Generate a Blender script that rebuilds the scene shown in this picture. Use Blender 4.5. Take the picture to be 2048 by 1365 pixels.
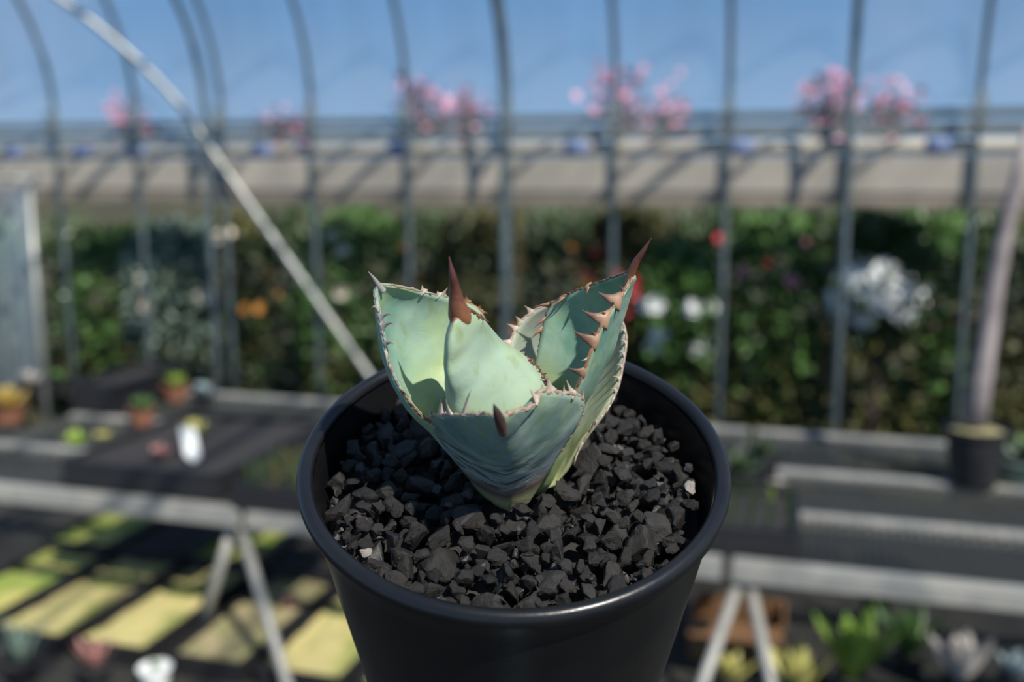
import bpy, bmesh, math, random
import numpy as np
from mathutils import Vector, Matrix, noise
for o in list(bpy.data.objects): bpy.data.objects.remove(o)
S = bpy.context.scene
C = S.collection
R = math.radians
random.seed(7); rng = np.random.default_rng(11)

# ------------------------------------------------------------ camera
F = 1991.1; PITCH = R(9.5); EYE = Vector((0, 0, 1.5))
cam = bpy.data.cameras.new('camera'); co = bpy.data.objects.new('camera', cam); C.objects.link(co)
co.location = EYE; co.rotation_euler = (R(90) - PITCH, 0, 0)
cam.lens = 35; cam.sensor_width = 36; cam.sensor_fit = 'HORIZONTAL'; cam.clip_start = 0.01; cam.clip_end = 200
cam.dof.use_dof = True; cam.dof.focus_distance = 0.262; cam.dof.aperture_fstop = 7.5; cam.dof.aperture_blades = 9
S.camera = co
FWD = Vector((0, math.cos(PITCH), -math.sin(PITCH))); UP = Vector((0, math.sin(PITCH), math.cos(PITCH)))

# ------------------------------------------------------------ sky, sun, exposure
world = bpy.data.worlds.new('sky'); S.world = world; world.use_nodes = True
nt = world.node_tree; nt.nodes.clear()
def wn(t, **k):
    n = nt.nodes.new(t)
    for a, b in k.items(): setattr(n, a, b)
    return n
tc = wn('ShaderNodeTexCoord'); sx = wn('ShaderNodeSeparateXYZ'); nt.links.new(tc.outputs['Generated'], sx.inputs[0])
rp = wn('ShaderNodeValToRGB'); nt.links.new(sx.outputs['Z'], rp.inputs[0])
rp.color_ramp.elements[0].position = 0.0; rp.color_ramp.elements[0].color = (.34, .54, .80, 1)
rp.color_ramp.elements[1].position = 0.75; rp.color_ramp.elements[1].color = (.09, .25, .60, 1)
e_ = rp.color_ramp.elements.new(0.22); e_.color = (.15, .37, .74, 1)
cn = wn('ShaderNodeTexNoise'); cn.inputs['Scale'].default_value = 2.3; cn.inputs['Detail'].default_value = 5
nt.links.new(tc.outputs['Generated'], cn.inputs['Vector'])
cr = wn('ShaderNodeValToRGB'); nt.links.new(cn.outputs['Fac'], cr.inputs[0])
cr.color_ramp.elements[0].position = .52; cr.color_ramp.elements[0].color = (0, 0, 0, 1)
cr.color_ramp.elements[1].position = .78; cr.color_ramp.elements[1].color = (.75, .75, .75, 1)
mx = wn('ShaderNodeMix', data_type='RGBA'); nt.links.new(cr.outputs[0], mx.inputs['Factor'])
nt.links.new(rp.outputs[0], mx.inputs['A']); mx.inputs['B'].default_value = (.62, .68, .78, 1)
bg = wn('ShaderNodeBackground'); bg.inputs['Strength'].default_value = 0.85
nt.links.new(mx.outputs['Result'], bg.inputs['Color'])
wo = wn('ShaderNodeOutputWorld'); nt.links.new(bg.outputs[0], wo.inputs[0])

SUN_AZ, SUN_EL = R(33), R(46)          # azimuth to the right of straight behind the camera
sd = bpy.data.lights.new('sun', 'SUN'); sd.energy = 7.5; sd.angle = R(1.0); sd.color = (1, .95, .86)
so = bpy.data.objects.new('sun', sd); C.objects.link(so)
tosun = Vector((math.sin(SUN_AZ) * math.cos(SUN_EL), -math.cos(SUN_AZ) * math.cos(SUN_EL), math.sin(SUN_EL)))
so.rotation_euler = tosun.to_track_quat('Z', 'Y').to_euler(); so.location = (3, -3, 6)
vs = S.view_settings; vs.view_transform = 'Standard'; vs.look = 'None'; vs.exposure = 0.0; vs.gamma = 1; vs.use_curve_mapping = False

# ------------------------------------------------------------ pixel helpers (frame 2048 x 1365)
def ray(px, py):
    return (FWD + Vector((1, 0, 0)) * ((px - 1024) / F) + UP * ((682.5 - py) / F)).normalized()
def on_plane(px, py, p0, n):
    r = ray(px, py); return EYE + r * ((p0 - EYE).dot(n) / r.dot(n))
def on_z(px, py, z): return on_plane(px, py, Vector((0, 0, z)), Vector((0, 0, 1)))
# greenhouse frame: s runs along the far wall, d away from the camera
YAW = R(16); ES = Vector((math.cos(YAW), -math.sin(YAW), 0)); ED = Vector((math.sin(YAW), math.cos(YAW), 0)); EZ = Vector((0, 0, 1))
def G(s, d, z): return ES * s + ED * d + EZ * z
def sd_of(p): return p.dot(ES), p.dot(ED)
def on_d(px, py, d): return on_plane(px, py, ED * d, ED)

# ------------------------------------------------------------ materials
def mat(name, col, rough=.6, metal=0, spec=.5, noise_col=None, nscale=8, bump=0, bscale=200, detail=4, lo=.35, hi=.65):
    m = bpy.data.materials.new(name); m.use_nodes = True; t = m.node_tree; b = t.nodes['Principled BSDF']
    b.inputs['Roughness'].default_value = rough; b.inputs['Metallic'].default_value = metal
    b.inputs['Specular IOR Level'].default_value = spec
    b.inputs['Base Color'].default_value = (*col, 1)
    tcn = t.nodes.new('ShaderNodeTexCoord')
    if noise_col:
        n = t.nodes.new('ShaderNodeTexNoise'); n.inputs['Scale'].default_value = nscale; n.inputs['Detail'].default_value = detail
        t.links.new(tcn.outputs['Object'], n.inputs['Vector'])
        r = t.nodes.new('ShaderNodeValToRGB'); r.color_ramp.elements[0].position = lo; r.color_ramp.elements[1].position = hi
        r.color_ramp.elements[0].color = (*col, 1); r.color_ramp.elements[1].color = (*noise_col, 1)
        t.links.new(n.outputs['Fac'], r.inputs[0]); t.links.new(r.outputs[0], b.inputs['Base Color'])
    if bump:
        n2 = t.nodes.new('ShaderNodeTexNoise'); n2.inputs['Scale'].default_value = bscale; n2.inputs['Detail'].default_value = 6
        t.links.new(tcn.outputs['Object'], n2.inputs['Vector'])
        bp = t.nodes.new('ShaderNodeBump'); bp.inputs['Strength'].default_value = bump; bp.inputs['Distance'].default_value = .3 / bscale
        t.links.new(n2.outputs['Fac'], bp.inputs['Height']); t.links.new(bp.outputs[0], b.inputs['Normal'])
    return m
M = {}
def mm(k, *a, **kw): M[k] = mat(k, *a, **kw)
mm('steel', (.16, .20, .21), .45, .5, noise_col=(.10, .13, .14), nscale=6)
mm('galv', (.36, .36, .33), .42, .4, noise_col=(.30, .32, .31), nscale=9)
mm('bench_steel', (.36, .35, .31), .5, .15, noise_col=(.25, .25, .235), nscale=14)
mm('mesh_steel', (.045, .05, .05), .6, .2)
mm('clamp_metal', (.30, .33, .32), .4, .6)
mm('roll_film', (.38, .34, .26), .5, noise_col=(.30, .28, .24), nscale=3)
mm('board_wood', (.36, .325, .27), .7, noise_col=(.29, .265, .225), nscale=4)
mm('strip_wood', (.24, .20, .16), .7, noise_col=(.16, .14, .12), nscale=4)
mm('channel', (.20, .215, .20), .5, .3, noise_col=(.12, .14, .14), nscale=2)
mm('blue_tape', (.13, .17, .30), .6)
mm('soil', (.014, .013, .013), .9, noise_col=(.034, .03, .026), nscale=60)
mm('floor_soil', (.012, .012, .011), .95, noise_col=(.022, .021, .017), nscale=5, bump=.5, bscale=30)
mm('garden_soil', (.035, .032, .015), .95, noise_col=(.05, .05, .02), nscale=1.2, bump=.5, bscale=8)
mm('black_plastic', (.012, .013, .016), .45, noise_col=(.022, .022, .024), nscale=20)
mm('tray_plastic', (.014, .014, .016), .55)
mm('terracotta', (.30, .13, .07), .8, noise_col=(.24, .10, .06), nscale=30)
mm('white_plastic', (.75, .77, .75), .4)
mm('moss', (.47, .41, .17), .95, noise_col=(.19, .25, .04), nscale=11, bump=.6, bscale=60, lo=.5, hi=.68)
mm('moss_green', (.15, .25, .03), .95, noise_col=(.46, .42, .13), nscale=6, bump=.6, bscale=60)
mm('pebble_mix', (.36, .29, .17), .95, noise_col=(.20, .20, .08), nscale=22, bump=.6, bscale=60)
mm('trunk', (.30, .26, .25), .8, noise_col=(.20, .17, .17), nscale=20, bump=.5, bscale=60)
mm('bark', (.07, .05, .04), .9)
mm('leaf_dark', (.030, .058, .022), .45, noise_col=(.048, .08, .026), nscale=3)
mm('leaf_mid', (.055, .125, .03), .4, noise_col=(.085, .16, .045), nscale=4)
mm('leaf_grey', (.20, .27, .22), .5, noise_col=(.12, .19, .15), nscale=5)
mm('leaf_olive', (.09, .085, .02), .6, noise_col=(.05, .055, .015), nscale=4)
mm('leaf_lime', (.27, .36, .05), .4, noise_col=(.14, .26, .04), nscale=9)
mm('leaf_yellow', (.50, .45, .14), .5, noise_col=(.35, .36, .10), nscale=9)
mm('leaf_pink', (.48, .25, .22), .5, noise_col=(.34, .15, .13), nscale=12)
mm('leaf_pale', (.50, .46, .42), .5, noise_col=(.36, .33, .30), nscale=12)
mm('leaf_blue', (.28, .36, .38), .5)
mm('leaf_orange', (.50, .24, .07), .5, noise_col=(.30, .28, .06), nscale=14)
mm('red_petal', (.55, .05, .05), .5); mm('white_petal', (.85, .86, .84), .5); mm('orange_petal', (.60, .26, .05), .5)
mm('cream_petal', (.62, .55, .44), .5); mm('pink_petal', (.55, .22, .24), .5)
mm('blossom', (.50, .17, .26), .6, noise_col=(.48, .26, .36), nscale=4)
mm('plank_wood', (.055, .05, .042), .85, noise_col=(.035, .032, .028), nscale=6)
mm('concrete', (.20, .20, .19), .9, noise_col=(.14, .14, .13), nscale=12)
mm('bed_soil', (.016, .016, .014), .95, noise_col=(.03, .028, .022), nscale=9, bump=.5, bscale=40)
mm('cardboard', (.24, .12, .05), .85, noise_col=(.17, .09, .04), nscale=8)
def film(name, fac, col):
    m = bpy.data.materials.new(name); m.use_nodes = True; t = m.node_tree; t.nodes.clear()
    o = t.nodes.new('ShaderNodeOutputMaterial'); tr = t.nodes.new('ShaderNodeBsdfTransparent')
    df = t.nodes.new('ShaderNodeBsdfDiffuse'); tl = t.nodes.new('ShaderNodeBsdfTranslucent'); gl = t.nodes.new('ShaderNodeBsdfGlossy')
    for n in (df, tl): n.inputs['Color'].default_value = (*col, 1)
    gl.inputs['Roughness'].default_value = .25
    a = t.nodes.new('ShaderNodeMixShader'); a.inputs[0].default_value = .5; t.links.new(df.outputs[0], a.inputs[1]); t.links.new(tl.outputs[0], a.inputs[2])
    b = t.nodes.new('ShaderNodeMixShader'); b.inputs[0].default_value = .25; t.links.new(a.outputs[0], b.inputs[1]); t.links.new(gl.outputs[0], b.inputs[2])
    tcn = t.nodes.new('ShaderNodeTexCoord'); mp = t.nodes.new('ShaderNodeMapping'); mp.inputs['Scale'].default_value = (3.5, .35, .35)
    mp.inputs['Rotation'].default_value = (0, 0, YAW)
    n = t.nodes.new('ShaderNodeTexNoise'); n.inputs['Scale'].default_value = 1.6; n.inputs['Detail'].default_value = 3
    t.links.new(tcn.outputs['Object'], mp.inputs[0]); t.links.new(mp.outputs[0], n.inputs['Vector'])
    mr = t.nodes.new('ShaderNodeMapRange'); mr.inputs[1].default_value = .3; mr.inputs[2].default_value = .7
    mr.inputs[3].default_value = fac * .5; mr.inputs[4].default_value = fac * 1.6
    t.links.new(n.outputs['Fac'], mr.inputs[0])
    c = t.nodes.new('ShaderNodeMixShader'); t.links.new(mr.outputs[0], c.inputs[0]); t.links.new(tr.outputs[0], c.inputs[1]); t.links.new(b.outputs[0], c.inputs[2])
    t.links.new(c.outputs[0], o.inputs[0]); return m
M['film'] = film('film', .20, (.62, .66, .70))
M['curtain'] = film('curtain', .42, (.46, .56, .62))

# ------------------------------------------------------------ mesh helpers
FR = {}                                              # root object name -> its world matrix
def tag(o, label=None, cat=None, group=None, kind=None):
    for k, v in (('label', label), ('category', cat), ('group', group), ('kind', kind)):
        if v: o[k] = v
    return o
def empty(name, loc=(0, 0, 0), rot=(0, 0, 0), label=None, cat=None, group=None):
    o = bpy.data.objects.new(name, None); o.empty_display_size = .02; C.objects.link(o)
    o.location = loc; o.rotation_euler = rot
    from mathutils import Euler
    FR[o.name] = Matrix.LocRotScale(Vector(loc), Euler(rot), None)
    return tag(o, label, cat, group)
def frame_of(p):
    while p.name not in FR: p = p.parent
    return FR[p.name]
class MB:
    def __init__(s): s.v = []; s.f = []
    def add(s, vs, fs):
        b = len(s.v); s.v += [Vector(v) for v in vs]; s.f += [tuple(i + b for i in f) for f in fs]; return s
    def box(s, c, ax, ay, az):
        c = Vector(c); vs = [c + ax * i + ay * j + az * k for i in (-1, 1) for j in (-1, 1) for k in (-1, 1)]
        return s.add(vs, [(0, 1, 3, 2), (4, 6, 7, 5), (0, 4, 5, 1), (2, 3, 7, 6), (0, 2, 6, 4), (1, 5, 7, 3)])
    def tube(s, pts, rad, n=8, flat=1.0, cap=True):
        pts = [Vector(p) for p in pts]; k = len(pts)
        if not hasattr(rad, '__len__'): rad = [rad] * k
        T = [(pts[min(i + 1, k - 1)] - pts[max(i - 1, 0)]).normalized() for i in range(k)]
        a = T[0].orthogonal().normalized(); vs = []; fs = []
        for i in range(k):
            a = (a - T[i] * a.dot(T[i])).normalized(); b = T[i].cross(a)
            for j in range(n):
                th = 2 * math.pi * j / n; vs.append(pts[i] + (a * math.cos(th) + b * math.sin(th) * flat) * rad[i])
        for i in range(k - 1):
            for j in range(n):
                fs.append((i * n + j, i * n + (j + 1) % n, (i + 1) * n + (j + 1) % n, (i + 1) * n + j))
        if cap: fs.append(tuple(reversed(range(n)))); fs.append(tuple(range((k - 1) * n, k * n)))
        return s.add(vs, fs)
    def lathe(s, prof, n=24, c=(0, 0, 0)):
        c = Vector(c); vs = []; fs = []
        for r, z in prof:
            for j in range(n):
                th = 2 * math.pi * j / n; vs.append(c + Vector((r * math.cos(th), r * math.sin(th), z)))
        for i in range(len(prof) - 1):
            for j in range(n): fs.append((i * n + j, i * n + (j + 1) % n, (i + 1) * n + (j + 1) % n, (i + 1) * n + j))
        return s.add(vs, fs)
    def build(s, name, m, parent=None, world=True, smooth=True, sharp=None, kind=None, label=None):
        me = bpy.data.meshes.new(name); vs = s.v
        if parent is not None and world:
            inv = frame_of(parent).inverted(); vs = [inv @ v for v in vs]
        me.from_pydata([tuple(v) for v in vs], [], s.f); me.update()
        if smooth:
            me.polygons.foreach_set('use_smooth', [True] * len(me.polygons))
            if sharp: me.set_sharp_from_angle(angle=R(sharp))
        me.materials.append(M[m] if isinstance(m, str) else m)
        o = bpy.data.objects.new(name, me); C.objects.link(o); o.parent = parent
        if kind: o['kind'] = kind
        if label: o['label'] = label
        return o
def copy_part(o, parent, mw):
    c = o.copy(); C.objects.link(c); c.parent = parent; c.matrix_local = mw; return c
def spline(pts, n, clos=False):
    """Catmull-Rom through pts, resampled evenly by length into n points"""
    P = [np.array(p, float) for p in pts]; P = [2 * P[0] - P[1]] + P + [2 * P[-1] - P[-2]]; out = []
    for i in range(1, len(P) - 2):
        for u in np.linspace(0, 1, 24, endpoint=False):
            a, b, c, d = P[i - 1:i + 3]
            out.append(.5 * ((2 * b) + (c - a) * u + (2 * a - 5 * b + 4 * c - d) * u * u + (3 * b - a - 3 * c + d) * u ** 3))
    out.append(P[-2]); out = np.array(out); L = np.concatenate([[0], np.cumsum(np.linalg.norm(np.diff(out, axis=0), axis=1))])
    q = np.linspace(0, L[-1], n); return np.stack([np.interp(q, L, out[:, k]) for k in range(out.shape[1])], 1)

# ============================================================ SETTING
WALL_D = 4.52; SPRING = 1.77; WIDTH = 5.6; RISE = 1.45
b = MB(); b.box(G(0, 1.2, -.05), ES * 9, ED * 3.55, EZ * .05); tag(b.build('floor', 'floor_soil', smooth=False), kind='structure')
b = MB()          # garden ground outside: flat strip, then a rising bank
prof = [(4.75, 0), (5.6, .02), (6.6, .35), (8.0, 1.0), (10, 1.36), (16, 1.5)]
vs = [G(s, d, z) for d, z in prof for s in (-16, -8, 0, 8, 16)]
b.add(vs, [(i * 5 + j, i * 5 + j + 1, i * 5 + j + 6, i * 5 + j + 5) for i in range(len(prof) - 1) for j in range(4)])
tag(b.build('garden_ground', 'garden_soil'), kind='structure')
def roof_pt(u):
    """u in metres from the floor up the far wall and over the arch -> (d, z)"""
    if u <= SPRING: return WALL_D, u
    th = min((u - SPRING) / 1.95, math.pi)
    return WALL_D - WIDTH / 2 * (1 - math.cos(th)), SPRING + RISE * math.sin(th) ** .9 if th < math.pi else SPRING
UM = SPRING + 1.95 * math.pi
def arch(s, inset=0):
    pts = []
    for k in range(61):
        th = math.pi * k / 60
        pts.append(G(s, WALL_D - inset - (WIDTH / 2 - inset) * (1 - math.cos(th)), SPRING + (RISE - inset) * math.sin(th) ** .9))
    return [G(s, WALL_D - inset, z) for z in (0.0, .6, 1.2, 1.6)] + pts + [G(s, WALL_D - WIDTH + inset, z) for z in (1.6, 1.2, .6, 0.0)]
b = MB(); ss = np.linspace(-7.5, 6, 10); ths = [math.pi * k / 48 for k in range(49)]
vs = [G(s, WALL_D + .03 - (WIDTH / 2 + .03) * (1 - math.cos(t)), SPRING + .02 + (RISE + .012) * math.sin(t) ** .9) for t in ths for s in ss]
b.add(vs, [(i * 10 + j, i * 10 + j + 1, i * 10 + j + 11, i * 10 + j + 10) for i in range(48) for j in range(9)])
tag(b.build('ceiling', 'film', label='clear plastic greenhouse film stretched over the hoops'), kind='structure')

# hoops
s0 = sd_of(on_d(1230, 240, WALL_D))[0]
for k in range(-9, 5):
    s = s0 + .5 * k
    h = empty('hoop_pipe', G(s, WALL_D, 0), label='grey steel outer hoop pipe holding up the greenhouse film', cat='hoop', group='outer greenhouse hoops')
    MB().tube(arch(s), .0135, 8).build('pipe', 'steel', h)
    c = MB(); c.box(G(s, WALL_D - .022, SPRING + .02), ES * .022, ED * .02, EZ * .035).box(G(s, WALL_D - .03, SPRING - .05), ES * .03, ED * .015, EZ * .012)
    c.build('clamp', 'clamp_metal', h, smooth=False)
for px in (415, 1008, 1697):
    s = sd_of(on_d(px, 340, WALL_D - .16))[0]
    h = empty('arch_pipe', G(s, WALL_D - .16, 0), label='thicker inner arch pipe standing in front of the wall rails', cat='arch', group='inner main arches')
    MB().tube(arch(s, .16), .0165, 8).build('pipe', 'steel', h)
    MB().box(G(s, WALL_D - .10, SPRING - .02), ES * .014, ED * .06, EZ * .014).build('tie', 'clamp_metal', h, smooth=False)

# rails, roll-up curtain and boards on the far wall
def zpx(px, py): return on_d(px, py, WALL_D).z
def rail(name, y0, y1, dd, thick, m):
    z1, z0 = zpx(1230, y0), zpx(1230, y1)
    b = MB(); b.box(G(-.7, WALL_D + dd, (z0 + z1) / 2), ES * 6.6, ED * thick, EZ * (z1 - z0) / 2)
    return b.build(name, m, smooth=False)
tag(rail('trim_1', 226, 243, .085, .012, 'channel'), kind='structure')
tag(rail('trim_2', 252, 276, .085, .012, 'channel'), kind='structure')
tag(rail('trim_3', 315, 383, .034, .012, 'board_wood'), kind='structure')
tag(rail('trim_4', 384, 408, .040, .010, 'strip_wood'), kind='structure')
zc = zpx(1230, 297); roll = empty('roll_up_curtain', G(-.7, WALL_D + .05, zc), label='tan rolled plastic side curtain on its long pipe under the eaves', cat='curtain')
MB().tube([G(-7.3, WALL_D + .05, zc), G(5.9, WALL_D + .05, zc)], .034, 12).build('roll', 'roll_film', roll)
for px in (20, 160, 270, 520, 795, 1150, 1480, 1880):
    s = sd_of(on_d(px, 300, WALL_D))[0]
    MB().tube([G(s - .055, WALL_D + .05, zc), G(s + .055, WALL_D + .05, zc)], .0375, 12).build('tape', 'blue_tape', roll, label='blue tape band')

# diagonal wind brace following wall and roof
def surf(s, u):
    (d, z), (da, za), (db, zb) = roof_pt(u), roof_pt(max(u - .02, 0)), roof_pt(u + .02)
    l = math.hypot(db - da, zb - za); return G(s, d - (zb - za) / l * .0288, z + (db - da) / l * .0288)
pa, pb = on_d(790, 815, WALL_D), on_d(475, 365, WALL_D)
sa, sb = pa.dot(ES), pb.dot(ES); sl = (sb - sa) / (pb.z - pa.z)
pts = [surf(sa + sl * (u - pa.z), u) for u in np.linspace(max(.02, 0.02), 4.6, 60)]
br = empty('brace_pipe', G(pts[0].dot(ES), WALL_D - .03, 0), label='pale diagonal brace pipe slanting across the hoops', cat='brace pipe')
MB().tube(pts, .017, 10).build('pipe', 'galv', br)

# hanging film at the left end of the wall
pl = [sd_of(on_d(x, 600, WALL_D - .25))[0] for x in (-160, 75)]
b = MB(); n = 40
for r in range(2):
    pass
vs = []
for i in range(n + 1):
    s = pl[0] + (pl[1] - pl[0]) * i / n; d = WALL_D - .25 + .03 * math.sin(i * 1.3) + .02 * math.sin(i * .47)
    for z in np.linspace(.35, 1.44, 6): vs.append(G(s, d, z))
b.add(vs, [(i * 6 + j, (i + 1) * 6 + j, (i + 1) * 6 + j + 1, i * 6 + j + 1) for i in range(n) for j in range(5)])
cu = empty('film_curtain', G(sum(pl) / 2, WALL_D - .25, .35), label='milky blue plastic film sheet hanging from a rail on the far wall', cat='curtain')
b.build('sheet', 'curtain', cu)
MB().tube([G(pl[0] - .1, WALL_D - .25, 1.48), G(pl[1] + .05, WALL_D - .25, 1.48)], .012, 8).build('rail', 'galv', cu)
MB().tube([G(pl[1], WALL_D - .25, .0), G(pl[1], WALL_D - .25, 1.5)], .018, 8).build('post', 'galv', cu)

# ============================================================ BENCHES
BZ = .75; SZ = .42                                   # bench top, raised bed top
dn = sd_of(on_z(1024, 1082, BZ))[1]; df = sd_of(on_z(1100, 838, BZ))[1]
def bench(s1, s2, label, ends):
    t = empty('mesh_bench', G((s1 + s2) / 2, (dn + df) / 2, 0), label=label, cat='bench', group='mesh benches in a row')
    L = (s2 - s1) / 2; cs = (s1 + s2) / 2
    for i, d in enumerate((dn, on_z(1700, 1045, BZ).dot(ED), on_z(1700, 957, BZ).dot(ED), df)):
        h = .016 if i in (0, 3) else .010
        MB().box(G(cs, d, BZ - h), ES * L, ED * (.014 if i else .01), EZ * h).build('rail', 'bench_steel', t, smooth=False)
        MB().box(G(cs, d + .012, BZ + .003), ES * L, ED * (.012, .015, .018, .018)[i], EZ * .003).build('mesh_fold', 'bench_steel', t, smooth=False)
    for s in (s1 + .01, s2 - .01): MB().box(G(s, (dn + df) / 2, BZ - .015), ES * .01, ED * (df - dn) / 2, EZ * .013).build('end_rail', 'bench_steel', t, smooth=False)
    # expanded metal: crossing zigzag strands
    b = MB(); P = .022; w = .0011
    nd = int((df - dn) / P); ns = int((s2 - s1) / (P * 1.6))
    for sgn in (1, -1):
        for k in range(-int((df - dn) / (P * 1.0)), ns * 2):
            a0 = s1 + k * P * 1.6; slope = sgn * .62
            pts = []
            d0, d1 = dn, df
            sA = a0; sB = a0 + (df - dn) / .62
            if sgn < 0: sA, sB = sB, sA
            # clip to bench
            def clip(sA, sB):
                t0, t1 = 0., 1.; ds = sB - sA
                for lim, sg in ((s1, 1), (s2, -1)):
                    q = (lim - sA) / ds
                    if (ds > 0) == (sg > 0): t0 = max(t0, q)
                    else: t1 = min(t1, q)
                return t0, t1
            t0, t1 = clip(sA, sB)
            if t1 - t0 < .01: continue
            p, q = G(sA + (sB - sA) * t0, d0 + (d1 - d0) * t0, BZ), G(sA + (sB - sA) * t1, d0 + (d1 - d0) * t1, BZ)
            dirv = (q - p).normalized(); b.box((p + q) / 2, (q - p) / 2, dirv.cross(EZ) * w, EZ * .0012)
    b.build('mesh_top', 'mesh_steel', t, smooth=False, kind='stuff')
    for s, feet in ends:
        for fs, fd in feet:
            MB().tube([G(s + (.008 if fs > 0 else -.008), dn + .026, BZ - .036), G(s + fs, dn + fd, SZ)], .012, 8).build('leg', 'bench_steel', t)
        MB().tube([G(s, df - .006, BZ - .025), G(s, df - .006, SZ)], .012, 8).build('leg', 'bench_steel', t)
        MB().box(G(s, dn + .022, BZ - .034), ES * .022, ED * .014, EZ * .019).build('bracket', 'galv', t, smooth=False)
sL = sd_of(on_z(462, 1040, BZ))[0]; sR = sd_of(on_z(1455, 1120, BZ))[0]
TZ = SZ + .042                                       # moss level of the trays on the raised bed
d_near = on_z(260, 1300, TZ).dot(ED); d_far = on_z(300, 1120, TZ).dot(ED)
sb0 = on_z(262, 1200, TZ).dot(ES); TW = on_z(628, 1250, TZ).dot(ES) - on_z(451, 1228, TZ).dot(ES)
eL = sL - .034; fd_ = d_near - .085 - dn             # front feet stand before the trays, the rear foot in the gap between two
ff = min((on_z(462 + .34 * (y - 1050), y, SZ) for y in range(1340, 1640, 2)), key=lambda p: abs(p.dot(ED) - dn - fd_))
V1 = ((ff.dot(ES) - eL, fd_), (sb0 + TW - .004 - eL, on_z(405, 1275, SZ).dot(ED) - dn)); V2 = ((-.11, fd_), (.11, fd_))
bench(sL - 1.0, sL - .01, 'galvanised mesh bench under the black soil tray with the white plant tag', ((sL - .966, V2), (eL, V1)))
bench(sL + .01, sR - .01, 'galvanised mesh bench between the tag tray bench and the bare bench', ((sL + .50, V2), (sR - .30, V2)))
bench(sR + .01, sR + 1.1, 'bare galvanised mesh bench carrying the potted trunk', ((sR + .034, V2), (sR + 1.066, V2)))

# ============================================================ BACKGROUND PLANTS
def leaf_mesh(name, L, W, curl, m, cup=.25, n=6, thick=.08):
    b = MB(); top = []; 
    for i in range(n + 1):
        t = i / n; w = W * (math.sin(math.pi * min(1, t * .92 + .08)) ** .7) * .5 if i < n else .0005
        x = L * t; z = curl * L * t * t; th = thick * W * (1 - t) + .0004
        for y, zz in ((-w, w * cup), (0, 0), (w, w * cup)): top.append(Vector((x, y, z + zz)))
        for y, zz in ((-w, w * cup), (0, -th), (w, w * cup)): top.append(Vector((x, y, z + zz - th * .4)))
    fs = []
    for i in range(n):
        a = i * 6; c = a + 6
        fs += [(a, a + 1, c + 1, c), (a + 1, a + 2, c + 2, c + 1), (a + 3, c + 3, c + 4, a + 4), (a + 4, c + 4, c + 5, a + 5), (a, c, c + 3, a + 3), (a + 2, a + 5, c + 5, c + 2)]
    fs += [(0, 3, 4, 1), (1, 4, 5, 2)]
    b.add(top, fs); return b
def pot_prof(r, h): return [(0.001, 0), (r * .72, 0), (r * .95, h * .92), (r * 1.03, h * .92), (r * 1.03, h), (r * .93, h), (r * .90, h * .85), (.001, h * .85)]
def rosette(p, nleaf, L, W, curl, m, label, cat='succulent', pot=None, ph=.06, pr=.045, el=(15, 70), group=None, name='succulent', tip=None):
    t = empty(name, p, label=label, cat=cat, group=group); base = 0
    if pot:
        MB().lathe(pot_prof(pr, ph), 20).build('pot', pot, t, world=False, sharp=40)
        MB().lathe([(pr * .9, ph * .86), (pr * .5, ph * .9), (.001, ph * .91)], 20).build('soil', 'soil', t, world=False); base = ph * .88
    first = None
    for k in range(nleaf):
        q = k / max(1, nleaf - 1); e = R(el[0] + (el[1] - el[0]) * q + random.uniform(-6, 6)); az = k * 2.39996 + random.uniform(-.2, .2)
        mw = Matrix.Translation((0, 0, base)) @ Matrix.Rotation(az, 4, 'Z') @ Matrix.Rotation(-e, 4, 'Y') @ Matrix.Scale(1 - .35 * q + random.uniform(-.08, .08), 4)
        if first is None: first = leaf_mesh('leaf', L, W, curl, m).build('leaf', m, t, world=False); first.matrix_local = mw
        else:
            c = copy_part(first, t, mw)
            if tip and k % 3 == 0: pass
    return t
def potted_grass(): pass

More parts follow.
